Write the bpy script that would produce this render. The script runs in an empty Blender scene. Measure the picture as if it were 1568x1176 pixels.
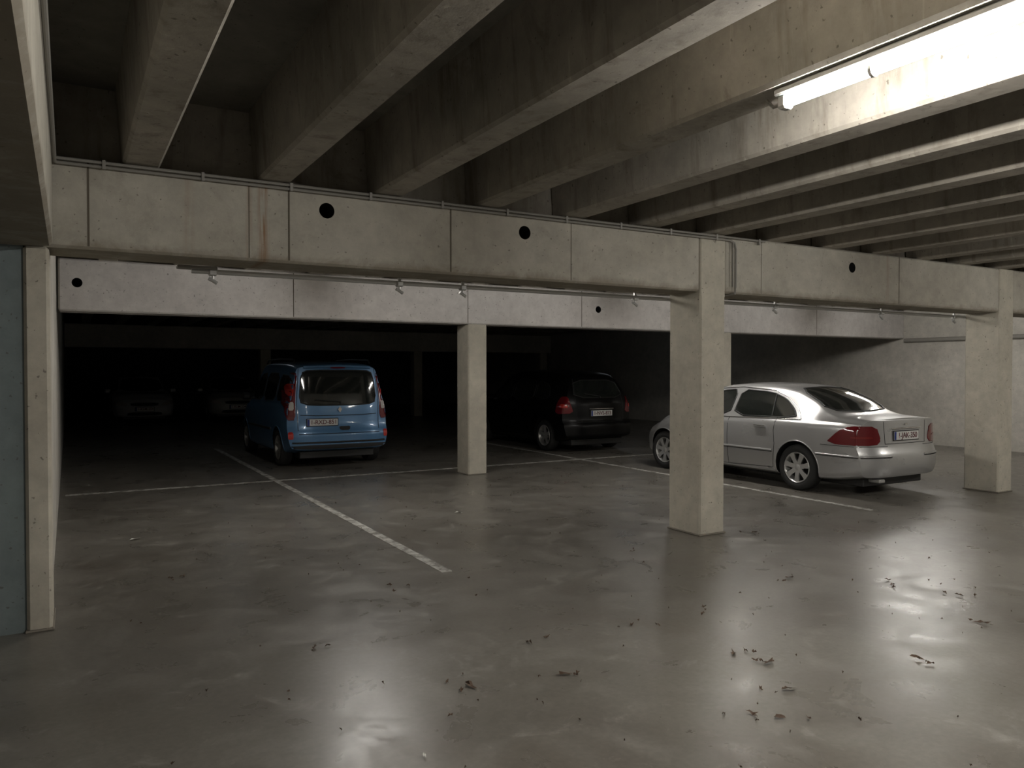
import bpy, bmesh, math, random
from mathutils import Vector, Matrix
from mathutils.bvhtree import BVHTree
random.seed(7)
scene = bpy.context.scene
COL = scene.collection

# ------------------------------------------------------------ materials
def new_mat(name):
    m = bpy.data.materials.new(name); m.use_nodes = True
    nt = m.node_tree
    return m, nt, nt.nodes['Principled BSDF']

def setp(b, **k):
    names = {'color':'Base Color','rough':'Roughness','metal':'Metallic','coat':'Coat Weight','coatr':'Coat Roughness',
             'spec':'Specular IOR Level','ior':'IOR','em':'Emission Color','ems':'Emission Strength'}
    for a, v in k.items():
        b.inputs[names[a]].default_value = (*v, 1) if isinstance(v, tuple) else v

def plain(name, color, rough=.5, **k):
    """simple procedural paint/plastic with faint noise variation"""
    m, nt, b = new_mat(name)
    setp(b, color=color, rough=rough, **k)
    n = nt.nodes.new('ShaderNodeTexNoise'); n.inputs['Scale'].default_value = 6
    r = nt.nodes.new('ShaderNodeMapRange')
    r.inputs['To Min'].default_value = max(.02, rough-.04); r.inputs['To Max'].default_value = min(1, rough+.06)
    nt.links.new(n.outputs['Fac'], r.inputs['Value']); nt.links.new(r.outputs[0], b.inputs['Roughness'])
    return m

def noise(nt, pos, scale, detail=4, rough=.55, dist=0):
    n = nt.nodes.new('ShaderNodeTexNoise')
    n.inputs['Scale'].default_value = scale; n.inputs['Detail'].default_value = detail
    n.inputs['Roughness'].default_value = rough; n.inputs['Distortion'].default_value = dist
    nt.links.new(pos, n.inputs['Vector']); return n.outputs['Fac']

def ramp(nt, fac, p0, p1, c0=(0,0,0,1), c1=(1,1,1,1)):
    r = nt.nodes.new('ShaderNodeValToRGB'); e = r.color_ramp.elements
    e[0].position = p0; e[1].position = p1; e[0].color = c0; e[1].color = c1
    nt.links.new(fac, r.inputs[0]); return r.outputs[0]

def mix(nt, fac, a, b, mode='MIX'):
    m = nt.nodes.new('ShaderNodeMix'); m.data_type = 'RGBA'; m.blend_type = mode
    for sock, v in ((m.inputs[0], fac), (m.inputs[6], a), (m.inputs[7], b)):
        if hasattr(v, 'is_output'): nt.links.new(v, sock)
        elif isinstance(v, tuple): sock.default_value = (*v[:3], 1)
        else: sock.default_value = v
    return m.outputs[2]

def math_(nt, op, a, b=None, clamp=False):
    m = nt.nodes.new('ShaderNodeMath'); m.operation = op; m.use_clamp = clamp
    for i, v in enumerate((a, b)):
        if v is None: continue
        if hasattr(v, 'is_output'): nt.links.new(v, m.inputs[i])
        else: m.inputs[i].default_value = v
    return m.outputs[0]

def concrete(name, c_light, c_dark, rough=.85, rust=None, bump=.25, stain=(.10,.08,.058), stainamt=.5, bands=False, streak=None):
    m, nt, b = new_mat(name)
    g = nt.nodes.new('ShaderNodeNewGeometry'); pos = g.outputs['Position']
    n1 = noise(nt, pos, .9, 5, .6, .3)
    col = mix(nt, ramp(nt, n1, .35, .68), c_dark, c_light)
    n2 = noise(nt, pos, 7, 6, .7)
    col = mix(nt, .35, col, ramp(nt, n2, .3, .7, (.35,.35,.35,1), (.75,.74,.72,1)), 'OVERLAY')
    # dirt blotches
    n3 = noise(nt, pos, 2.3, 8, .75, .6)
    f = math_(nt, 'MULTIPLY', ramp(nt, n3, .58, .72), stainamt)
    col = mix(nt, f, col, stain)
    if streak:  # run-off streaks down vertical faces / laitance patches
        mp = nt.nodes.new('ShaderNodeMapping'); mp.inputs['Scale'].default_value = (3.2, 3.2, .45)
        nt.links.new(pos, mp.inputs['Vector'])
        sv = noise(nt, mp.outputs[0], 2.2, 6, .65, .3)
        col = mix(nt, math_(nt, 'MULTIPLY', ramp(nt, sv, .52, .70), streak), col, stain)
        sl = noise(nt, mp.outputs[0], 3.7, 7, .7, .8)
        col = mix(nt, math_(nt, 'MULTIPLY', ramp(nt, sl, .60, .70), .5), col, tuple(min(1, c*1.35) for c in c_light))
    # air-holes
    n4 = noise(nt, pos, 38, 2, .4)
    f = math_(nt, 'MULTIPLY', ramp(nt, n4, .70, .74), .6)
    col = mix(nt, f, col, (.07,.06,.05))
    if rust:
        sep = nt.nodes.new('ShaderNodeSeparateXYZ'); nt.links.new(pos, sep.inputs[0])
        st = nt.nodes.new('ShaderNodeMapping'); st.inputs['Scale'].default_value = (22, 1, 1.2)
        nt.links.new(pos, st.inputs['Vector'])
        sn = noise(nt, st.outputs[0], 1.6, 4, .6)
        for (x0, w, amt) in rust:
            d = math_(nt, 'ABSOLUTE', math_(nt, 'SUBTRACT', sep.outputs['X'], x0))
            k = math_(nt, 'SUBTRACT', 1.0, math_(nt, 'DIVIDE', d, w), True)
            k = math_(nt, 'MULTIPLY', k, ramp(nt, sn, .36, .58))
            k = math_(nt, 'MULTIPLY', k, amt)
            col = mix(nt, k, col, (.22,.10,.035))
    if bands:   # dirt rising from the lower arris of the member (irregular edge)
        sep = nt.nodes.new('ShaderNodeSeparateXYZ'); nt.links.new(pos, sep.inputs[0])
        d = math_(nt, 'SUBTRACT', sep.outputs['Z'], bands)
        k = math_(nt, 'ADD', d, math_(nt, 'MULTIPLY', math_(nt, 'SUBTRACT', n3, .5), .30))
        k = math_(nt, 'SUBTRACT', 1.0, math_(nt, 'DIVIDE', k, .07), True)
        col = mix(nt, math_(nt, 'MULTIPLY', k, .6), col, (.17,.14,.10))
    nt.links.new(col, b.inputs['Base Color'])
    b.inputs['Roughness'].default_value = rough
    b.inputs['Specular IOR Level'].default_value = .3
    bp = nt.nodes.new('ShaderNodeBump'); bp.inputs['Strength'].default_value = bump; bp.inputs['Distance'].default_value = .01
    nt.links.new(n2, bp.inputs['Height']); nt.links.new(bp.outputs[0], b.inputs['Normal'])
    return m

def floor_material():
    m, nt, b = new_mat('polished_concrete_floor')
    g = nt.nodes.new('ShaderNodeNewGeometry'); pos = g.outputs['Position']
    n1 = noise(nt, pos, .55, 6, .6, .5)
    col = mix(nt, ramp(nt, n1, .33, .67), (.120,.110,.094), (.185,.173,.152))
    n2 = noise(nt, pos, 2.6, 6, .6, .6)
    col = mix(nt, math_(nt, 'MULTIPLY', ramp(nt, n2, .50, .72), .35), col, (.26,.25,.225))
    n5 = noise(nt, pos, 1.1, 6, .6, .8)
    col = mix(nt, math_(nt, 'MULTIPLY', ramp(nt, n5, .54, .74), .45), col, (.105,.082,.064))
    # scuffed, dusty patches
    n6 = noise(nt, pos, 3.3, 9, .78, 1.0)
    col = mix(nt, math_(nt, 'MULTIPLY', ramp(nt, n6, .56, .66), .40), col, (.32,.305,.275))
    n3 = noise(nt, pos, 30, 3, .6)
    col = mix(nt, .25, col, ramp(nt, n3, .3, .7, (.3,.3,.3,1), (.7,.7,.7,1)), 'OVERLAY')
    nt.links.new(col, b.inputs['Base Color'])
    rr = nt.nodes.new('ShaderNodeMapRange'); rr.inputs['To Min'].default_value = .24; rr.inputs['To Max'].default_value = .40
    rr.inputs['From Min'].default_value = .3; rr.inputs['From Max'].default_value = .7
    nt.links.new(n2, rr.inputs['Value'])
    r2 = math_(nt, 'ADD', rr.outputs[0], math_(nt, 'MULTIPLY', ramp(nt, n6, .52, .66), .12))
    nt.links.new(r2, b.inputs['Roughness'])
    b.inputs['Specular IOR Level'].default_value = .5
    bp = nt.nodes.new('ShaderNodeBump'); bp.inputs['Strength'].default_value = .12; bp.inputs['Distance'].default_value = .01
    nt.links.new(noise(nt, pos, 5, 5, .6), bp.inputs['Height']); nt.links.new(bp.outputs[0], b.inputs['Normal'])
    return m

def line_material():
    m, nt, b = new_mat('worn_white_paint')
    g = nt.nodes.new('ShaderNodeNewGeometry'); pos = g.outputs['Position']
    n = noise(nt, pos, 9, 6, .75, .4)
    col = mix(nt, ramp(nt, n, .42, .56), (.16,.15,.13), (.50,.49,.46))
    nt.links.new(col, b.inputs['Base Color']); b.inputs['Roughness'].default_value = .6
    return m

def emis(name, col, s):
    m, nt, b = new_mat(name)
    setp(b, color=(.8,.8,.8), em=col, ems=s, rough=.4); return m

M = dict(
  beam=concrete('beam_concrete', (.43,.41,.36), (.34,.32,.275), rust=[(1.22,.05,.9),(1.12,.03,.35),(.72,.05,.2),(8.4,.05,.25)], stainamt=.25, bands=2.43),
  beam2=concrete('beam_concrete_pale', (.54,.52,.505), (.47,.45,.435), stainamt=.08, bump=.12),
  col=concrete('column_concrete', (.46,.435,.37), (.38,.355,.30), stainamt=.2),
  rib=concrete('rib_concrete', (.40,.37,.325), (.28,.26,.225), stainamt=.5, streak=.5),
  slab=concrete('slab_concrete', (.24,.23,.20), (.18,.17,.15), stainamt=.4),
  wall=concrete('wall_concrete', (.46,.44,.40), (.36,.345,.31), stainamt=.2),
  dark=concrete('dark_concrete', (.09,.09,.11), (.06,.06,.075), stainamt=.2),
  floor=floor_material(), line=line_material(),
  bluewall=concrete('grey_blue_wall_paint', (.17,.205,.21), (.145,.175,.18), stainamt=.05, bump=.05, rough=.6),
  joint=plain('dark_joint', (.10,.085,.065), .9),
  mortar=plain('mortar_edge', (.20,.18,.15), .9),
  black=plain('black_void', (.004,.004,.004), .9),
  pipe=plain('grey_conduit', (.22,.21,.19), .5),
  metal=plain('galvanised_metal', (.50,.50,.49), .38, metal=.6),
  housing=plain('lamp_housing', (.55,.55,.53), .45),
  tube=emis('lamp_tube_front', (1,.96,.89), 1), tube2=emis('lamp_tube_bay', (1,.96,.90), 1),
  tube_fill=emis('added_fill_tube', (.85,.92,1), 1),  # weak glow for the added fill lamps at the back
  silver=plain('silver_car_paint', (.44,.44,.44), .28, metal=.5, coat=.6, coatr=.05),
  blue=plain('blue_car_paint', (.08,.19,.35), .3, metal=.15, coat=.5, coatr=.06),
  blackp=plain('black_car_paint', (.003,.003,.003), .3, spec=.2),
  greyp=plain('grey_car_paint', (.50,.50,.51), .4, coat=.3),
  greyp2=plain('pale_car_paint', (.40,.40,.38), .4, coat=.3),
  glass=plain('tinted_car_glass', (.012,.014,.013), .06, coat=.4),
  trim=plain('black_plastic_trim', (.015,.015,.015), .5),
  seam=plain('panel_gap', (.01,.01,.01), .8),
  chrome=plain('chrome', (.75,.75,.75), .15, metal=1.0),
  red=plain('red_lamp_lens', (.13,.006,.010), .12, coat=.6),
  redm=plain('mid_red_lens', (.20,.015,.015), .12, coat=.6),
  redb=plain('bright_red_lens', (.45,.03,.025), .12, coat=.6),
  clear=plain('clear_lamp_lens', (.50,.46,.44), .12, coat=.6),
  plate=plain('plate_white', (.62,.62,.60), .4),
  platetxt=plain('plate_text', (.10,.012,.02), .5), plateblue=plain('plate_blue', (.01,.03,.20), .4),
  tyre=plain('tyre_rubber', (.018,.018,.018), .75), rim=plain('alloy_rim', (.55,.55,.54), .3, metal=.6),
  leaf=plain('dry_leaf', (.075,.045,.028), .8), paper=plain('paper_scrap', (.5,.5,.46), .8),
)
def set_em(m, s): m.node_tree.nodes['Principled BSDF'].inputs['Emission Strength'].default_value = s
set_em(M['tube'], 245); set_em(M['tube2'], 145); set_em(M['tube_fill'], 5)

# ------------------------------------------------------------ mesh helpers
class MB:
    def __init__(s): s.v=[]; s.f=[]; s.mi=[]; s.mats=[]
    def m(s, mat):
        if mat not in s.mats: s.mats.append(mat)
        return s.mats.index(mat)
    def add(s, vs, fs, mat):
        o=len(s.v); s.v+= [tuple(v) for v in vs]; k=s.m(mat)
        for f in fs: s.f.append([i+o for i in f]); s.mi.append(k)
    def box(s, x0,x1,y0,y1,z0,z1, mat, ch=0):
        if ch:
            bm=bmesh.new(); bmesh.ops.create_cube(bm,size=1)
            for v in bm.verts:
                v.co=Vector((x0 if v.co.x<0 else x1, y0 if v.co.y<0 else y1, z0 if v.co.z<0 else z1))
            bmesh.ops.bevel(bm, geom=bm.edges[:], offset=ch, segments=1, affect='EDGES')
            bm.verts.index_update()
            s.add([v.co[:] for v in bm.verts], [[v.index for v in f.verts] for f in bm.faces], mat); bm.free(); return
        vs=[(x0,y0,z0),(x1,y0,z0),(x1,y1,z0),(x0,y1,z0),(x0,y0,z1),(x1,y0,z1),(x1,y1,z1),(x0,y1,z1)]
        s.add(vs,[[0,3,2,1],[4,5,6,7],[0,1,5,4],[1,2,6,5],[2,3,7,6],[3,0,4,7]],mat)
    def prism(s, prof, y0, y1, mat):  # prof in xz, extruded along y
        n=len(prof); vs=[(x,y0,z) for x,z in prof]+[(x,y1,z) for x,z in prof]
        fs=[[i,(i+1)%n,(i+1)%n+n,i+n] for i in range(n)]+[list(range(n))[::-1],[i+n for i in range(n)]]
        s.add(vs,fs,mat)
    def tube(s, pts, r, mat, seg=8, caps=True):
        pts=[Vector(p) for p in pts]; rings=[]
        for i,p in enumerate(pts):
            t=(pts[min(i+1,len(pts)-1)]-pts[max(i-1,0)])
            if t.length<1e-9: t=Vector((0,0,1))
            t.normalize()
            up=Vector((0,0,1)) if abs(t.z)<.9 else Vector((1,0,0))
            a=t.cross(up).normalized(); b=t.cross(a)
            rings.append([p+(a*math.cos(2*math.pi*k/seg)+b*math.sin(2*math.pi*k/seg))*r for k in range(seg)])
        vs=[v for R in rings for v in R]; fs=[]
        for i in range(len(rings)-1):
            for k in range(seg):
                fs.append([i*seg+k,i*seg+(k+1)%seg,(i+1)*seg+(k+1)%seg,(i+1)*seg+k])
        if caps: fs+= [list(range(seg))[::-1],[(len(rings)-1)*seg+k for k in range(seg)]]
        s.add(vs,fs,mat)
    def lathe_x(s, prof, c, mat, seg=40, close=False, sx=1):  # prof (x, r)
        vs=[];fs=[];n=len(prof)
        for k in range(seg):
            a=2*math.pi*k/seg
            for (x,r) in prof: vs.append((c[0]+sx*x,c[1]+r*math.cos(a),c[2]+r*math.sin(a)))
        for k in range(seg):
            for i in range(n-1 if not close else n):
                j=(i+1)%n; kk=(k+1)%seg
                fs.append([k*n+i,k*n+j,kk*n+j,kk*n+i])
        s.add(vs,fs,mat)
    def obj(s, name, parent=None, smooth=False, angle=35):
        me=bpy.data.meshes.new(name); me.from_pydata(s.v,[],s.f)
        for m in s.mats: me.materials.append(m)
        me.polygons.foreach_set('material_index', s.mi)
        bm=bmesh.new(); bm.from_mesh(me); bmesh.ops.recalc_face_normals(bm, faces=bm.faces[:]); bm.to_mesh(me); bm.free()
        if smooth:
            me.polygons.foreach_set('use_smooth',[True]*len(me.polygons))
            me.set_sharp_from_angle(angle=math.radians(angle))
        o=bpy.data.objects.new(name,me); COL.objects.link(o)
        if parent: o.parent=parent
        return o
def empty(name, loc=(0,0,0), rz=0):
    e=bpy.data.objects.new(name,None); COL.objects.link(e); e.location=loc; e.rotation_euler=(0,0,rz); e.empty_display_size=.3; return e

# ------------------------------------------------------------ room
XL,XR,YB,YF=-6.0,16.6,-8.0,35.0
ZS=3.53; ZR=3.01
b=MB(); b.box(XL,XR,YB,YF,-.2,0,M['floor']); b.obj('floor')
# ceiling : slab + precast ribs
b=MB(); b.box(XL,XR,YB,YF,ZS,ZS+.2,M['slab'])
k=-7
while True:
    x=.32+.868*k; k+=1
    if x>XR-.4: break
    if x<XL+.2: continue
    prof=[(x,ZR+.02),(x+.018,ZR),(x+.212,ZR),(x+.23,ZR+.02),(x+.262,ZS),(x-.032,ZS)]
    for (ya,yb) in ((YB,5.84),(6.0,10.9),(11.1,YF)):
        b.prism(prof,ya,yb,M['rib'])
b.obj('ceiling')
W=.2
def wall(name,*a,mat='wall'):
    b=MB(); b.box(*a,M[mat]); return b.obj(name)
wall('wall_right',XR,XR+W,YB,YF,0,ZS)
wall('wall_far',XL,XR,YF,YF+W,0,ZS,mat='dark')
wall('wall_behind',XL,XR,YB-W,YB,0,ZS)
wall('wall_left',-.32,-.12,6.13,YF,0,ZS)
wall('wall_side',XL-W,XL,YB,YF,0,ZS)
wall('wall_painted',XL,-.24,5.70,5.9,0,2.43,mat='bluewall')

def holes(o, pts, r, y0, y1):
    bmx=MB()
    for (x,z) in pts:
        seg=24; vs=[];fs=[]
        for yy in (y0,y1):
            for i in range(seg): vs.append((x+r*math.cos(2*math.pi*i/seg),yy,z+r*math.sin(2*math.pi*i/seg)))
        fs=[[i,(i+1)%seg,seg+(i+1)%seg,seg+i] for i in range(seg)]+[list(range(seg))[::-1],list(range(seg,2*seg))]
        bmx.add(vs,fs,M['black'])
    c=bmx.obj('cut')
    md=o.modifiers.new('h','BOOLEAN'); md.object=c; md.solver='EXACT'; md.operation='DIFFERENCE'
    try: md.material_mode='TRANSFER'
    except Exception: pass
    bake(o); bpy.data.objects.remove(c)
def bake(o):
    dg=bpy.context.evaluated_depsgraph_get(); dg.update()
    me=bpy.data.meshes.new_from_object(o.evaluated_get(dg)); o.modifiers.clear(); o.data=me

def beam(name, x0,x1,y0,y1,z0,z1, mat, hl=(), joints=(), r=.058):
    b=MB(); b.box(x0,x1,y0,y1,z0,z1,mat,ch=.018); o=b.obj(name+'_t')
    if hl: holes(o,hl,r,y0-.1,y0+.32)
    e=empty(name); o.name='beam_body'; o.parent=e
    if joints:
        b=MB()
        for x,w in joints: b.box(x-w,x+w,y0-.0015,y0+.01,z0+.02,z1-.01,M['joint'])
        b.obj('formwork_joints',e)
    return e
YA0,YA1=5.68,6.13
beam('ceiling_beam',-.42,5.42,YA0,YA1,2.43,ZR,M['beam'],[(1.68,2.84),(3.40,2.83)],[(.12,.006),(1.12,.003),(1.40,.006),(2.70,.006),(3.88,.003)])
beam('ceiling_beam',5.76,10.8,YA0,YA1,2.43,ZR,M['beam'],[(7.75,2.82)],[(6.28,.003),(8.62,.006)])
beam('ceiling_beam',11.14,XR,YA0,YA1,2.43,ZR,M['beam'])
beam('ceiling_beam',-.1,XR,10.8,11.2,2.375,ZR,M['beam2'],[(.1,2.72),(7.95,2.70)],[(2.72,.006),(5.43,.005),(7.6,.005),(10.9,.005),(13.6,.005)])
beam('ceiling_beam',-.1,XR,25.7,26.1,2.33,ZR,M['wall'])
# beam running along the left side towards the camera
b=MB(); b.box(-.42,-.08,YB,5.66,2.43,ZS-.002,M['beam'],ch=.018); b.obj('ceiling_beam_side')
# infill above beams
b=MB(); b.box(-.1,XR,5.86,5.98,ZR,ZS,M['rib']); b.obj('wall_infill_front')
b=MB(); b.box(-.1,XR,10.92,11.08,ZR,ZS,M['rib']); b.obj('wall_infill_rear')

def column(x0,x1,y0,y1,ztop,front_to=None):
    b=MB(); b.box(x0,x1,y0,y1,0,ztop,M['col'],ch=.018)
    if front_to:
        b.box(x0+.002,x1-.002,y0+.002,y1-.002,ztop-.05,front_to,M['col'],ch=.01)
    # mortar collar at foot
    b.box(x0-.010,x1+.010,y0-.010,y1+.010,0,.016,M['mortar'],ch=.005)
    return b.obj('concrete_column')
column(5.42,5.76,YA0-.01,YA1,2.43,ZR)
column(10.8,11.14,YA0-.01,YA1,2.43,ZR)
column(-.24,-.1,YA0-.01,YA1,2.43)
for x in (5.43,10.8): column(x,x+.33,10.79,11.2,2.375)
for x in (5.4,10.75,16.1): column(x,x+.33,25.7,26.05,2.33)

# ------------------------------------------------------------ floor lines, debris
b=MB()
for x in (2.67,8.2): b.box(x-.045,x+.045,5.7,17.0,0,.003,M['line'])
b.obj('parking_line')
b=MB(); b.box(-.05,XR-.3,11.66,11.75,0,.0035,M['line']); b.obj('parking_line')

b=MB()
def leaf(x,y,s,mat,ang=None):
    a=random.uniform(0,6.28) if ang is None else ang; n=9; vs=[(x,y,.012)]
    for i in range(n):
        t=2*math.pi*i/n; r=s*(1 if i%2 else .55)*random.uniform(.75,1.2)
        lx,ly=r*math.cos(t)*1.5,r*math.sin(t)*.6
        vs.append((x+lx*math.cos(a)-ly*math.sin(a),y+lx*math.sin(a)+ly*math.cos(a),.003+random.uniform(0,.02)))
    b.add(vs,[[0,1+i,1+(i+1)%n] for i in range(n)],mat)
for (x,y) in [(3.14,3.9),(4.93,4.16),(5.46,3.63),(5.62,3.21),(4.4,5.47),(6.0,5.5),(3.2,2.7),(2.82,2.59),(3.33,3.2),(2.31,3.44),
              (2.4,3.95),(1.8,3.56),(.77,6.6),(5.14,2.79),(4.18,2.63),(3.7,3.84),(2.23,5.45),(1.25,4.51),(3.4,3.0),(2.9,2.5)]:
    leaf(x,y,random.uniform(.022,.045),M['leaf'])
    for q in range(2): leaf(x+random.uniform(-.15,.15),y+random.uniform(-.1,.1),random.uniform(.008,.02),M['leaf'])
for i in range(220):
    x,y=random.uniform(.2,8),random.uniform(1.5,10)
    if 5.2<x<6 and 5.4<y<6.4: continue
    leaf(x,y,random.uniform(.003,.009),M['leaf'])
leaf(1.56,3.29,.012,M['leaf']); leaf(.55,8.3,.05,M['paper']); leaf(3.9,8.0,.04,M['paper']); leaf(1.3,3.0,.014,M['paper'])
b.obj('dry_leaves')

# ------------------------------------------------------------ lamps and conduits
lz=2.945
def lamp_y(x,y0,y1,tm,name='fluorescent_lamp'):
    e=empty(name,(x,(y0+y1)/2,lz)); h=(y1-y0)/2
    b=MB(); b.tube([(0,-h+.05,0),(0,h-.05,0)],.024,tm,seg=12,caps=False); b.obj('tube',e)
    t=ZR-lz
    b=MB(); b.box(-.05,.05,-h,h,.03,t-.001,M['housing'],ch=.008)
    for yy in (-h+.005,h-.06): b.box(-.034,.034,yy,yy+.055,-.032,.035,M['housing'],ch=.012)
    for yy in (-h*.4,h*.4): b.tube([(0,yy-.008,0),(0,yy+.008,0)],.030,M['housing'],seg=12)
    b.tube([(0,h-.01,0),(0,h+.04,0),(.02,h+.08,.03),(.02,h+.10,t-.01)],.009,M['pipe'])
    b.obj('housing',e)
lamp_y(3.02,.95,2.62,M['tube'])
for x in (8.23,13.45): lamp_y(x,.95,2.62,M['tube'])
for x in (-2.2,3.02,8.23): lamp_y(x,-5.0,-3.4,M['tube'])  # extra unseen lamps behind the camera, added for ambient light at the front
for x in (3.02,8.23,13.45): lamp_y(x,7.6,9.27,M['tube2'])
for x in (3.02,13.45): lamp_y(x,16.2,17.8,M['tube_fill'])  # dim fill lamps added behind the rear beam, hidden, to lift the back bays

YL=6.24
b=MB()
yc=YA0-.028
b.tube([(-.06,yc,2.962),(5.80,yc,2.962)],.011,M['pipe'])
b.tube([(-.06,yc,2.990),(6.3,yc,2.990)],.011,M['pipe'])
x=.2
while x<6.2: b.box(x,x+.02,yc-.015,yc+.016,2.948,3.005,M['pipe']); x+=.6
b.obj('conduit_pipe')
b=MB()
b.tube([(5.80,yc,2.962),(5.86,yc,2.94),(5.88,yc,2.88),(5.88,yc,2.5),(5.87,yc,2.43),(5.86,YA0+.2,2.412),(5.86,YL-.09,2.41)],.012,M['pipe'])
b.tube([(5.84,yc,2.95),(5.84,yc,2.5)],.008,M['pipe'])
b.obj('conduit_drop')
b=MB()
b.tube([(-.065,YB+.05,2.96),(-.065,5.62,2.96)],.011,M['pipe']); b.tube([(-.065,YB+.05,2.995),(-.065,5.62,2.995)],.011,M['pipe'])
b.obj('side_conduit')
b=MB()
zr=2.392
b.tube([(.8,YL-.07,zr),(11.5,YL-.07,zr)],.019,M['metal'])
b.box(.70,.98,YL-.12,YL-.02,zr+.012,zr+.035,M['pipe'],ch=.005)
for x in (.95,2.45,3.05,5.0,7.05,9.0,10.6):
    b.tube([(x,YL-.07,zr+.05),(x,YL-.07,zr-.06)],.008,M['metal'])
    b.box(x-.03,x+.03,YL-.10,YL-.04,zr-.03,zr+.015,M['metal'],ch=.008)
    b.tube([(x-.03,YL-.07,zr-.05),(x,YL-.07,zr-.065),(x+.03,YL-.07,zr-.085)],.014,M['metal'])
    b.box(x-.012,x+.012,YA1,YL-.06,2.45,2.47,M['metal'])
    b.box(x-.012,x+.012,YL-.08,YL-.06,zr,2.47,M['metal'])
b.obj('mounting_rail')
b=MB(); b.tube([(XR-.06,6.2,2.33),(XR-.06,10.75,2.33)],.045,M['pipe'],seg=14)
for y in (6.5,8,9.5): b.box(XR-.06,XR,y,y+.03,2.30,2.36,M['pipe'])
b.obj('wall_pipe')

# ------------------------------------------------------------ cars
def pchip(keys):
    xs=[k[0] for k in keys]; ys=[k[1] for k in keys]; n=len(xs)
    d=[(ys[i+1]-ys[i])/(xs[i+1]-xs[i]) for i in range(n-1)]
    m=[d[0]]+[0 if d[i-1]*d[i]<=0 else 2*d[i-1]*d[i]/(d[i-1]+d[i]) for i in range(1,n-1)]+[d[-1]]
    def f(x):
        if x<=xs[0]: return ys[0]
        if x>=xs[-1]: return ys[-1]
        for i in range(n-1):
            if x<=xs[i+1]: break
        h=xs[i+1]-xs[i]; t=(x-xs[i])/h
        return (2*t**3-3*t**2+1)*ys[i]+(t**3-2*t**2+t)*h*m[i]+(-2*t**3+3*t**2)*ys[i+1]+(t**3-t**2)*h*m[i+1]
    return f
def bspline(ctrl, per):
    c=[(-ctrl[1][0],ctrl[1][1])]+ctrl+[(-ctrl[-2][0],ctrl[-2][1])]
    out=[]
    for i in range(1,len(c)-2):
        for j in range(per):
            t=j/per
            w=((1-t)**3/6,(3*t**3-6*t*t+4)/6,(-3*t**3+3*t*t+3*t+1)/6,t**3/6)
            out.append((sum(w[k]*c[i-1+k][0] for k in range(4)),sum(w[k]*c[i-1+k][1] for k in range(4))))
    i=len(c)-3; w=(1/6,4/6,1/6)
    out.append((0,sum(w[k]*c[i+k][1] for k in range(3))))
    out[0]=(0,out[0][1])
    return out

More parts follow.
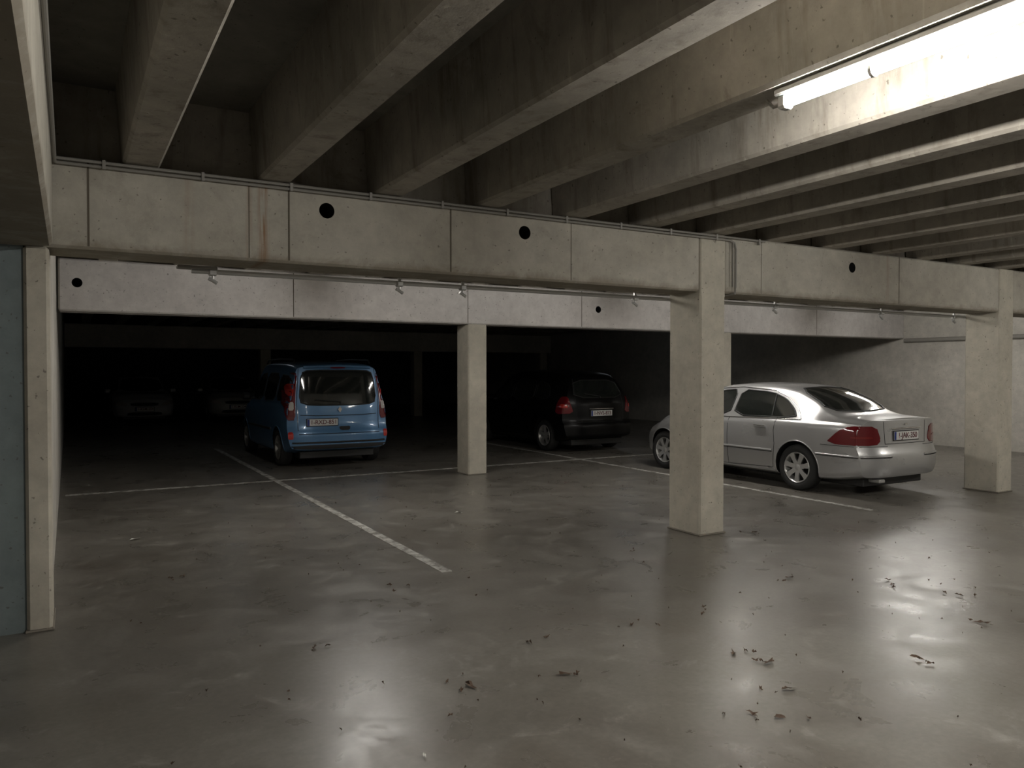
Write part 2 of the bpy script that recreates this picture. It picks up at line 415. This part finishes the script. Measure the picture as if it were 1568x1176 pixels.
class Car:
    def __init__(s, name, P, paint, loc, rz=0):
        s.P=P; s.e=empty(name,loc,rz); s.paint=paint; L=s.L=P['L']
        F={k:pchip(P[k]) for k in ('zb','belt','w','top','wt')}
        yr,yf=pchip(P['rear']),pchip(P['front'])
        NS=int(L/.05); secs=[]
        def ry(x,z,w): return yr(z)+P['rk']*min(1,abs(x)/P['W'])**P.get('rn',3.5)
        def fy(x,z,w): return -(yf(z)+P['fk']*min(1,abs(x)/P['W'])**2.6)
        def sec(y):
            w,zb,be,zt,wt=F['w'](y),F['zb'](y),F['belt'](y),F['top'](y),F['wt'](y)
            h=max(zt-be,.03); dr=min(.075,h*.45); wb=w-P.get('shoulder',.05)
            zm=P.get('zmid',.58)
            c=[(0,zb),(w*.5,zb),(w*.86,zb),(w*.95,zb+.03),(w*.975,zb+.12),(w*1.0,zm-.08),(w*1.005,zm+.08),(w*.995,be-.10),(w*.98,be-.03),
               (wb,be),(wb-.01,be+min(.02,h*.2)),
               (wb+(wt-wb)*.5,be+(h-dr)*.5),(wt,zt-dr),(wt-.03,zt-dr*.45),(wt*.80,zt-.012),(wt*.45,zt),(0,zt+.012)]
            return bspline(c,3)
        V=[];Fc=[]
        n=None
        for i in range(NS+1):
            y=L*i/NS; S=sec(y); n=len(S)
            Br=max(0,1-y/1.1)**2; Bf=max(0,1-(L-y)/1.1)**2
            ring=[]
            for sgn in (1,-1):
                rng=range(n) if sgn==1 else range(n-2,0,-1)
                for j in rng:
                    x,z=S[j]; ring.append((sgn*x, y+Br*ry(x,z,0)+Bf*fy(x,z,0), z))
            secs.append((S,ring))
        R=len(secs[0][1])
        for S,ring in secs: V+=ring
        for i in range(NS):
            for j in range(R): Fc.append([i*R+j,i*R+(j+1)%R,(i+1)*R+(j+1)%R,(i+1)*R+j])
        NC=16
        for end,(idx,fn,y0) in enumerate(((0,ry,0),(NS,fy,L))):
            S=secs[idx][0]; rows=[]
            for j in range(n):
                x,z=S[j]; right=idx*R+j; left=idx*R+((R-j)%R)
                if j in (0,n-1): rows.append([right]*(NC+1)); continue
                row=[left]
                for q in range(1,NC):
                    xx=-x+2*x*q/NC; row.append(len(V)); V.append((xx,y0+fn(xx,z,0),z))
                row.append(right); rows.append(row)
            for j in range(n-1):
                for q in range(NC):
                    f=[rows[j][q],rows[j][q+1],rows[j+1][q+1],rows[j+1][q]]
                    g=[]
                    for v in f:
                        if v not in g: g.append(v)
                    if len(g)>2: Fc.append(g if end==0 else g[::-1])
        b=MB(); b.add(V,Fc,paint); b.m(M['trim']); o=b.obj('body',None); s.body=o
        # wheel arches
        c=MB(); ra=P['ra']
        for ya in P['axles']:
            for sg in (1,-1):
                seg=32; x0,x1=sg*(P['W']-.24),sg*(P['W']+.2)
                vs=[(x,ya+ra*math.cos(2*math.pi*i/seg),P['rw']+.01+ra*math.sin(2*math.pi*i/seg)) for x in (x0,x1) for i in range(seg)]
                c.add(vs,[[i,(i+1)%seg,seg+(i+1)%seg,seg+i] for i in range(seg)]+[list(range(seg))[::-1],list(range(seg,2*seg))],M['trim'])
        co=c.obj('cut'); 
        md=o.modifiers.new('a','BOOLEAN'); md.object=co; md.operation='DIFFERENCE'; md.solver='EXACT'
        try: md.material_mode='TRANSFER'
        except Exception: pass
        bake(o); bpy.data.objects.remove(co)
        me=o.data; me.polygons.foreach_set('use_smooth',[True]*len(me.polygons)); me.set_sharp_from_angle(angle=math.radians(38))
        o.parent=s.e
        s.bvh=BVHTree.FromPolygons([v.co for v in me.vertices],[list(p.vertices) for p in me.polygons])
        # arch lips
        for ya in P['axles']:
            pts=[(ya+(ra+.006)*math.cos(t),P['rw']+.01+(ra+.006)*math.sin(t)) for t in [math.radians(-8+196*i/30) for i in range(31)]]
            s.line('wheel_arch_lip',pts,'SIDE',.009,paint,True)
        s.wheels()
    def ray(s,frame,p,q):
        r=.70710678
        if frame=='SIDE': o,d=Vector((-3,p,q)),Vector((1,0,0))
        elif frame=='REAR': o,d=Vector((p,-3,q)),Vector((0,1,0))
        elif frame=='FRONT': o,d=Vector((p,s.L+3,q)),Vector((0,-1,0))
        elif frame=='TOP': o,d=Vector((p,q,5)),Vector((0,0,-1))
        elif frame=='DIAG': d=Vector((r,r,0)); o=Vector((p*r,-p*r,q))-d*4
        elif frame=='FDIAG': d=Vector((r,-r,0)); o=Vector((p*r,s.L+p*r,q))-d*4
        h=s.bvh.ray_cast(o,d)
        if h[0] is None:
            h=s.bvh.find_nearest(o+d*3)
        nn=h[1]
        if nn.dot(d)>0: nn=-nn
        return h[0],nn
    def patch(s,name,out,frame,mat,off=.004,mirror=False,step=.04,rnd=1,trim=None,tr=.008):
        for _ in range(rnd):
            o2=[]
            for i in range(len(out)):
                a=out[i]; c=out[(i+1)%len(out)]
                o2+=[(a[0]*.82+c[0]*.18,a[1]*.82+c[1]*.18),(a[0]*.18+c[0]*.82,a[1]*.18+c[1]*.82)]
            out=o2
        bm=bmesh.new(); f=bm.faces.new([bm.verts.new((p,q,0)) for p,q in out])
        for ax in (0,1):
            lo=min(p[ax] for p in out); hi=max(p[ax] for p in out); t=lo+step
            while t<hi-1e-3:
                co=[0,0,0]; no=[0,0,0]; co[ax]=t; no[ax]=1
                bmesh.ops.bisect_plane(bm,geom=bm.verts[:]+bm.edges[:]+bm.faces[:],plane_co=co,plane_no=no); t+=step
        bmesh.ops.triangulate(bm,faces=bm.faces[:]); bm.verts.index_update()
        vs=[]
        for v in bm.verts:
            h,nn=s.ray(frame,v.co.x,v.co.y); vs.append(h+nn*off)
        fs=[[v.index for v in f.verts] for f in bm.faces]; bm.free()
        b=MB(); b.add(vs,fs,mat)
        if mirror: b.add([(-v[0],v[1],v[2]) for v in vs],[f[::-1] for f in fs],mat)
        ob=b.obj(name,s.e)
        ob.data.polygons.foreach_set('use_smooth',[True]*len(ob.data.polygons))
        if trim: s.line(name+'_trim',out+[out[0]],frame,tr,trim,mirror,off=.002)
    def line(s,name,pts,frame,r,mat,mirror=False,off=0,step=.05):
        res=[]
        for a,c in zip(pts,pts[1:]):
            n=max(1,int(math.hypot(c[0]-a[0],c[1]-a[1])/step))
            res+=[(a[0]+(c[0]-a[0])*i/n,a[1]+(c[1]-a[1])*i/n) for i in range(n)]
        res.append(pts[-1]); P3=[]
        for p,q in res:
            h,nn=s.ray(frame,p,q); P3.append(h+nn*off)
        b=MB(); b.tube(P3,r,mat,seg=6)
        if mirror: b.tube([(-p.x,p.y,p.z) for p in P3],r,mat,seg=6)
        b.obj(name,s.e,smooth=True,angle=80)
    def wheels(s):
        P=s.P; R=P['rw']; ri=R*.66; i=0
        for ya in P['axles']:
            for sg in (1,-1):
                i+=1; b=MB(); xo=sg*(P['W']-.015); c=(xo,ya,R); sx=-sg  # profile x measured inward
                w=.20
                b.lathe_x([(.02,ri),(.0,ri+.02),(-.004,(ri+R)/2),(.008,R-.02),(.035,R-.002),(w-.035,R-.002),(w-.008,R-.02),(w,ri+.02),(w-.02,ri)],c,M['tyre'],44,sx=sx)
                b.lathe_x([(.012,ri+.004),(.004,ri-.004),(.018,ri-.018),(.10,ri-.03)],c,M['rim'],44,sx=sx)
                b.lathe_x([(.10,.001),(.10,ri)],c,M['trim'],32,sx=sx)
                b.lathe_x([(.020,.001),(.022,.03),(.034,.065),(.08,.07)],c,M['rim'],24,sx=sx)
                ns=P.get('spokes',7)
                for k in range(ns):
                    a=2*math.pi*(k+.25)/ns; ca,sa=math.cos(a),math.sin(a); vs=[]
                    for (rr,hw,xx) in ((.035,.034,.028),(ri*.6,.030,.014),(ri-.006,.042,.010)):
                        for (t,xd) in ((-hw,0),(hw,0),(hw*.7,.035),(-hw*.7,.035)):
                            vs.append((xo+sx*(xx+xd),ya+rr*ca-t*sa,R+rr*sa+t*ca))
                    fs=[]
                    for g in (0,4):
                        for q in range(4): fs.append([g+q,g+(q+1)%4,g+4+(q+1)%4,g+4+q])
                    b.add(vs,fs,M['rim'])
                b.obj('wheel_%d'%i,s.e,smooth=True,angle=40)
    def box(s,name,*a,mat=None,ch=.01,mirror=False):
        b=MB(); b.box(*a,mat,ch=ch)
        if mirror: b.box(-a[1],-a[0],*a[2:],mat,ch=ch)
        return b.obj(name,s.e,smooth=False)
    def plate(s,x,z,text,frame='REAR',w=.52,h=.11,tilt=0):
        hit,nn=s.ray(frame,x,z); sg=-1 if frame=='REAR' else 1
        e=bpy.data.objects.new('number_plate',None); COL.objects.link(e); e.parent=s.e
        e.location=hit+Vector((0,sg*.014,0)); e.rotation_euler=(tilt,0,0 if sg==-1 else math.pi)
        b=MB(); b.box(-w/2-.012,w/2+.012,0,.012,-h/2-.012,h/2+.012,M['trim'],ch=.004)
        b.box(-w/2,w/2,-.004,.006,-h/2,h/2,M['plate'],ch=.002)
        b.box(-w/2+.002,-w/2+.04,-.006,.0,-h/2+.003,h/2-.003,M['plateblue'])
        b.obj('plate_panel',e)
        cu=bpy.data.curves.new('plate_text','FONT'); cu.body=text; cu.size=h*.92; cu.align_x='CENTER'; cu.align_y='CENTER'; cu.extrude=.001; cu.offset=.0006; cu.space_character=.95
        t=bpy.data.objects.new('plate_text',cu); COL.objects.link(t); t.parent=e; t.location=(.02,-.0065,0); t.rotation_euler=(math.pi/2,0,0)
        cu.materials.append(M['platetxt'])
    def mirrors(s,y,z,mat):
        w=s.P['W']
        b=MB()
        for sg in (1,-1):
            xs=sorted((sg*(w+.0),sg*(w+.17)))
            b.box(xs[0],xs[1],y,y+.12,z,z+.13,mat,ch=.035)
            xs=sorted((sg*(w-.08),sg*(w+.05)))
            b.box(xs[0],xs[1],y+.03,y+.09,z+.01,z+.05,M['trim'],ch=.01)
        b.obj('door_mirrors',s.e)

# ---- silver sedan
P=dict(L=4.53,W=.865,zmid=.56,
  zb=[(0,.27),(.5,.20),(1.0,.18),(3.6,.18),(4.53,.24)],
  belt=[(0,.93),(.5,.955),(1.2,.955),(2.4,.93),(3.4,.90),(4.0,.80),(4.53,.66)],
  w=[(0,.82),(.35,.85),(1,.865),(3.4,.865),(4.1,.85),(4.53,.76)],
  top=[(0,1.02),(.25,1.035),(.44,1.045),(.60,1.08),(.98,1.27),(1.36,1.405),(1.7,1.448),(2.15,1.46),(2.6,1.44),(2.9,1.365),(3.25,1.16),(3.5,1.0),(3.8,.95),(4.2,.86),(4.53,.74)],
  wt=[(0,.70),(.35,.71),(.7,.67),(1.1,.60),(1.5,.585),(2.5,.58),(3.0,.61),(3.45,.70),(4,.70),(4.53,.60)],
  rear=[(.2,.10),(.30,.03),(.42,.0),(.56,.005),(.62,.035),(.66,.045),(.9,.055),(1.0,.06),(1.05,.09)],rk=.17,rn=4.2,
  front=[(.2,.10),(.35,.0),(.5,.0),(.65,.06),(.8,.2)],fk=.34,
  rw=.316,ra=.355,axles=(1.09,3.80),spokes=7)
c=Car('sedan_car',P,M['silver'],(9.50,6.10,0))
c.patch('side_window_rear',[(1.14,.995),(1.22,1.10),(1.42,1.24),(1.70,1.33),(2.28,1.36),(2.31,.975)],'SIDE',M['glass'],mirror=True,rnd=1,trim=M['trim'],tr=.011)
c.patch('side_window_front',[(2.39,.975),(2.37,1.36),(2.68,1.335),(2.95,1.23),(3.27,1.01),(3.29,.96)],'SIDE',M['glass'],mirror=True,rnd=1,trim=M['trim'],tr=.011)
c.line('quarter_light_bar',[(1.56,1.0),(1.62,1.30)],'SIDE',.010,M['trim'],True,off=.006)
c.line('roof_trim',[(1.06,.985),(1.17,1.115),(1.40,1.27),(1.68,1.362),(2.3,1.395),(2.7,1.37),(3.0,1.25),(3.33,1.01)],'SIDE',.007,M['chrome'],True,off=.004)
c.line('waist_trim',[(1.06,.975),(2.3,.95),(3.34,.935)],'SIDE',.007,M['chrome'],True,off=.004)
c.patch('rear_window',[(-.62,1.11),(-.49,1.385),(0,1.41),(.49,1.385),(.62,1.11),(0,1.085)],'REAR',M['glass'],trim=M['trim'],tr=.012,step=.05)
c.patch('windscreen',[(-.64,1.02),(-.5,1.38),(0,1.41),(.5,1.38),(.64,1.02),(0,1.0)],'FRONT',M['glass'],trim=M['trim'],tr=.012,step=.05)
c.patch('tail_lamp',[(-1.04,.695),(-.90,.86),(-.78,.925),(-.46,.925),(-.40,.75),(-.46,.69)],'DIAG',M['red'],off=.008,mirror=True,rnd=1,step=.03,trim=M['red'],tr=.008)
c.patch('reversing_lamp',[(-.78,.775),(-.76,.80),(-.52,.80),(-.50,.775)],'DIAG',M['redm'],off=.012,mirror=True,step=.03)
c.line('boot_lid_edge',[(-.42,.70),(-.44,.99)],'REAR',.004,M['seam'],True)
c.line('boot_lid_seam',[(-.42,.70),(.42,.70)],'REAR',.004,M['seam'])
c.line('bumper_top_seam',[(-1.10,.670),(-.7,.670),(-.3,.670)],'DIAG',.004,M['seam'],True)
c.line('bumper_strip',[(-1.15,.545),(-.7,.545),(-.25,.545)],'DIAG',.013,M['silver'],True,off=.004)
c.line('bumper_strip_shadow_gap',[(-1.15,.528),(-.7,.528),(-.25,.528)],'DIAG',.005,M['seam'],True,off=.004)
c.line('boot_handle',[(-.30,.895),(.30,.895)],'REAR',.013,M['chrome'],off=.006)
c.plate(0,.80,'1-JAK-350')
c.box('boot_badge',-.035,.035,.035,.055,.935,.955,mat=M['chrome'],ch=.006)
c.line('side_moulding',[(1.50,.52),(3.38,.52)],'SIDE',.016,M['silver'],True,off=.004)
c.line('side_moulding_line',[(1.50,.502),(3.38,.502)],'SIDE',.005,M['seam'],True,off=.01)
c.line('rear_door_seam',[(1.46,.98),(1.48,.80),(1.46,.62),(1.50,.28),(2.34,.25)],'SIDE',.004,M['seam'],True)
c.line('centre_door_seam',[(2.36,.95),(2.35,.25)],'SIDE',.004,M['seam'],True)
c.line('front_door_seam',[(3.36,.93),(3.40,.7),(3.36,.25),(2.35,.25)],'SIDE',.004,M['seam'],True)
for y in (1.62,2.56):
    c.line('door_handle',[(y,.84),(y+.20,.845)],'SIDE',.015,M['silver'],True,off=.018)
    c.line('door_handle_chrome',[(y,.855),(y+.20,.86)],'SIDE',.006,M['chrome'],True,off=.03)
c.line('sill_trim',[(1.46,.235),(3.4,.235)],'SIDE',.02,M['silver'],True,off=-.004)
c.box('underbody',-.62,.62,.22,4.2,.14,.25,mat=M['trim'])
c.box('exhaust',-.52,-.40,.06,.5,.20,.245,mat=M['metal'])
c.mirrors(3.0,.95,M['silver'])

# ---- blue compact van
P=dict(L=4.21,W=.895,zmid=.60,shoulder=.035,
  zb=[(0,.32),(.4,.24),(1.0,.2),(3.4,.2),(4.21,.26)],
  belt=[(0,1.06),(1,1.06),(2.4,1.03),(3.2,1.0),(3.7,.95),(4.21,.78)],
  w=[(0,.865),(.35,.885),(1,.895),(3.2,.895),(3.9,.87),(4.21,.78)],
  top=[(0,1.725),(.3,1.765),(1,1.80),(2,1.81),(2.5,1.79),(2.8,1.70),(3.15,1.42),(3.45,1.12),(3.7,1.04),(4.0,.95),(4.21,.84)],
  wt=[(0,.70),(1,.71),(2.5,.70),(3,.70),(3.5,.74),(4.21,.62)],
  rear=[(.25,.06),(.36,.0),(.60,.0),(.66,.05),(.72,.06),(1.05,.09),(1.70,.20),(1.8,.24)],rk=.13,rn=4,
  front=[(.2,.08),(.4,0),(.6,.02),(.9,.2)],fk=.34,
  rw=.315,ra=.36,axles=(.80,3.50),spokes=5)
c=Car('compact_van',P,M['blue'],(4.0,12.75,0))
c.patch('rear_window',[(-.67,1.12),(-.62,1.60),(-.5,1.65),(.5,1.65),(.62,1.60),(.67,1.12),(.5,1.06),(-.5,1.06)],'REAR',M['glass'],trim=M['trim'],tr=.012,rnd=1)
c.patch('tail_lamp',[(-.87,.98),(-.82,1.20),(-.755,1.58),(-.70,1.62),(-.70,1.50),(-.735,1.2),(-.74,.82),(-.86,.82)],'REAR',M['red'],off=.012,mirror=True,step=.03,trim=M['red'],tr=.008)
c.patch('indicator_lamp',[(-.84,.98),(-.815,1.12),(-.755,1.12),(-.755,.98)],'REAR',M['clear'],off=.018,mirror=True,step=.03)
c.patch('stop_lamp',[(-.81,1.22),(-.775,1.42),(-.735,1.42),(-.755,1.22)],'REAR',M['redb'],off=.018,mirror=True,step=.03)
c.line('tailgate_seam',[(-.70,.64),(-.71,1.15),(-.66,1.68)],'REAR',.005,M['seam'],True)
c.line('tailgate_bottom_seam',[(-.70,.585),(.70,.585)],'REAR',.007,M['seam'])
c.line('tailgate_crease',[(-.66,.90),(-.4,.885),(.4,.885),(.66,.90)],'REAR',.007,M['seam'])
c.line('bumper_trim',[(-.80,.44),(.80,.44)],'REAR',.016,M['trim'],off=.004)
c.patch('bumper_skirt',[(-.82,.33),(-.82,.40),(.82,.40),(.82,.33)],'REAR',M['trim'],off=.006)
c.patch('bumper_reflector',[(-.86,.50),(-.86,.62),(-.78,.62),(-.78,.50)],'REAR',M['redb'],off=.01,mirror=True,step=.03)
c.patch('tailgate_handle',[(.0,.63),(-.02,.70),(.18,.70),(.16,.63)],'REAR',M['trim'],off=.01,step=.04)
c.plate(-.30,.775,'1-RXD-851')
b=MB(); b.add([(.0,.05,1.04),(.035,.05,.985),(.0,.05,.93),(-.035,.05,.985),(0,.075,.985)],[[0,1,4],[1,2,4],[2,3,4],[3,0,4],[0,3,2,1]],M['chrome']); b.obj('rear_badge',c.e)
c.line('rear_wiper',[(.02,1.06),(.02,1.11),(-.42,1.15)],'REAR',.011,M['trim'],off=.02)
c.line('roof_spoiler',[(-.58,1.70),(0,1.72),(.58,1.70)],'REAR',.028,M['blue'],off=.015)
c.patch('high_stop_lamp',[(-.13,1.675),(-.13,1.70),(.13,1.70),(.13,1.675)],'REAR',M['red'],off=.03)
b=MB()
for sg in (1,-1):
    b.tube([(sg*.66,.45,1.78),(sg*.66,.50,1.83),(sg*.66,1.5,1.85),(sg*.66,2.4,1.835),(sg*.66,2.5,1.78)],.016,M['trim'])
b.obj('roof_rails',c.e)
c.patch('side_window_rear',[(.35,1.14),(.40,1.55),(1.0,1.58),(1.02,1.12)],'SIDE',M['glass'],mirror=True,trim=M['trim'])
c.patch('side_window_middle',[(1.12,1.12),(1.12,1.60),(2.0,1.60),(2.02,1.10)],'SIDE',M['glass'],mirror=True,trim=M['trim'])
c.patch('side_window_front',[(2.1,1.10),(2.1,1.60),(2.5,1.58),(2.85,1.40),(3.1,1.1)],'SIDE',M['glass'],mirror=True,trim=M['trim'])
c.patch('windscreen',[(-.66,1.15),(-.58,1.65),(.58,1.65),(.66,1.15)],'FRONT',M['glass'],trim=M['trim'])
c.line('side_moulding',[(1.2,.62),(3.1,.60)],'SIDE',.025,M['trim'],True)
c.box('underbody',-.65,.65,.2,3.9,.16,.28,mat=M['trim'])
c.mirrors(2.85,1.08,M['trim'])

# ---- black people carrier
P=dict(L=4.45,W=.885,zmid=.60,
  zb=[(0,.30),(.4,.22),(1.0,.19),(3.6,.19),(4.45,.25)],
  belt=[(0,.99),(1,.97),(2.4,.94),(3.4,.92),(4.0,.84),(4.45,.70)],
  w=[(0,.835),(.35,.87),(1,.885),(3.4,.885),(4.1,.86),(4.45,.77)],
  top=[(0,1.50),(.3,1.57),(.8,1.62),(1.6,1.655),(2.2,1.65),(2.6,1.58),(3.1,1.30),(3.5,1.03),(4,.92),(4.45,.76)],
  wt=[(0,.60),(.5,.64),(2.4,.64),(3,.66),(3.5,.72),(4.45,.6)],
  rear=[(.25,.08),(.36,.0),(.56,.0),(.64,.06),(.95,.07),(1.15,.14),(1.5,.36),(1.6,.42)],rk=.20,rn=3.5,
  front=[(.2,.1),(.4,0),(.6,.03),(.9,.2)],fk=.34,
  rw=.32,ra=.36,axles=(.86,3.55),spokes=5)
c=Car('people_carrier',P,M['blackp'],(9.29,12.45,0))
c.patch('rear_window',[(-.60,1.10),(-.52,1.45),(.52,1.45),(.60,1.10)],'REAR',M['glass'],trim=M['trim'],rnd=1)
c.patch('tail_lamp',[(-.92,.78),(-.88,1.00),(-.80,1.12),(-.66,1.12),(-.60,.98),(-.54,.80)],'DIAG',M['red'],off=.01,mirror=True,step=.03,trim=M['red'])
c.patch('stop_lamp',[(-.82,.90),(-.80,.97),(-.66,.97),(-.64,.90)],'DIAG',M['redb'],off=.016,mirror=True,step=.03)
c.line('tailgate_seam',[(-.56,.62),(-.58,1.08),(-.5,1.48)],'REAR',.005,M['seam'],True)
c.plate(0,.79,'1-NVS-873')
c.line('tailgate_chrome',[(-.3,.88),(.3,.88)],'REAR',.012,M['chrome'],off=.006)
c.patch('side_window_rear',[(.75,1.08),(.85,1.35),(1.3,1.45),(1.32,1.03)],'SIDE',M['glass'],mirror=True,trim=M['trim'],tr=.006)
c.patch('side_window_middle',[(1.38,1.03),(1.38,1.46),(2.2,1.47),(2.22,1.0)],'SIDE',M['glass'],mirror=True,trim=M['trim'],tr=.006)
c.patch('side_window_front',[(2.3,1.0),(2.3,1.47),(2.6,1.40),(3.15,1.03)],'SIDE',M['glass'],mirror=True,trim=M['trim'],tr=.006)
c.line('tailgate_bottom_seam',[(-.56,.62),(.56,.62)],'REAR',.006,M['seam'])
c.line('rear_wiper',[(.0,1.08),(.0,1.12),(-.35,1.17)],'REAR',.01,M['trim'],off=.02)
c.box('underbody',-.63,.63,.2,4.1,.15,.27,mat=M['trim'])
c.mirrors(2.9,.98,M['blackp'])

# ---- distant hatchbacks facing the camera
for (x,y,mat) in ((2.0,27.6,'greyp'),(4.75,27.8,'greyp2')):
    P=dict(L=4.1,W=.86,zmid=.56,
      zb=[(0,.28),(.5,.2),(3.4,.2),(4.1,.24)],
      belt=[(0,.95),(2.4,.92),(3.1,.88),(3.7,.80),(4.1,.68)],
      w=[(0,.80),(.4,.85),(1,.86),(3.1,.86),(3.8,.84),(4.1,.76)],
      top=[(0,1.25),(.4,1.40),(1.2,1.46),(1.9,1.45),(2.3,1.36),(2.8,1.12),(3.1,.98),(3.6,.92),(4.1,.76)],
      wt=[(0,.56),(.5,.6),(2.2,.6),(2.7,.63),(3.1,.7),(4.1,.6)],
      rear=[(.25,.06),(.4,0),(.6,.02),(.95,.06),(1.4,.34)],rk=.2,
      front=[(.2,.1),(.35,0),(.5,.0),(.65,.06),(.8,.2)],fk=.3,
      rw=.31,ra=.35,axles=(.75,3.25),spokes=5)
    c=Car('hatchback_car',P,M[mat],(x,y+2.3,0),math.pi)
    c.patch('windscreen',[(-.64,1.0),(-.52,1.38),(.52,1.38),(.64,1.0)],'FRONT',M['glass'],trim=M['trim'])
    c.patch('headlamp',[(-.90,.62),(-.88,.74),(-.62,.72),(-.40,.62),(-.42,.56)],'FDIAG',M['clear'],off=.01,mirror=True,step=.03)
    c.patch('front_grille',[(-.36,.56),(-.40,.66),(.40,.66),(.36,.56)],'FRONT',M['trim'],off=.006)
    c.patch('air_intake',[(-.5,.28),(-.45,.38),(.45,.38),(.5,.28)],'FRONT',M['trim'],off=.006)
    c.plate(0,.47,'1-KLM-204','FRONT')
    c.patch('side_window',[(.6,1.02),(.8,1.3),(1.9,1.35),(2.3,1.25),(2.8,.98)],'SIDE',M['glass'],mirror=True,trim=M['trim'])
    c.box('underbody',-.6,.6,.2,3.8,.15,.27,mat=M['trim'])
    c.mirrors(2.55,.93,M[mat])

# ------------------------------------------------------------ world / camera
w=bpy.data.worlds.new('World'); scene.world=w; w.use_nodes=True
w.node_tree.nodes['Background'].inputs[0].default_value=(.5,.5,.5,1); w.node_tree.nodes['Background'].inputs[1].default_value=.0
cam=bpy.data.cameras.new('camera'); co=bpy.data.objects.new('camera',cam); COL.objects.link(co)
co.location=(0,0,1.65); co.rotation_euler=(math.radians(90-1.02),0,math.radians(-29.96))
cam.sensor_width=36; cam.lens=1178/1568*36; cam.clip_start=.05; cam.clip_end=200
scene.camera=co
scene.view_settings.view_transform='Standard'
scene.view_settings.look='None'
scene.view_settings.exposure=.12
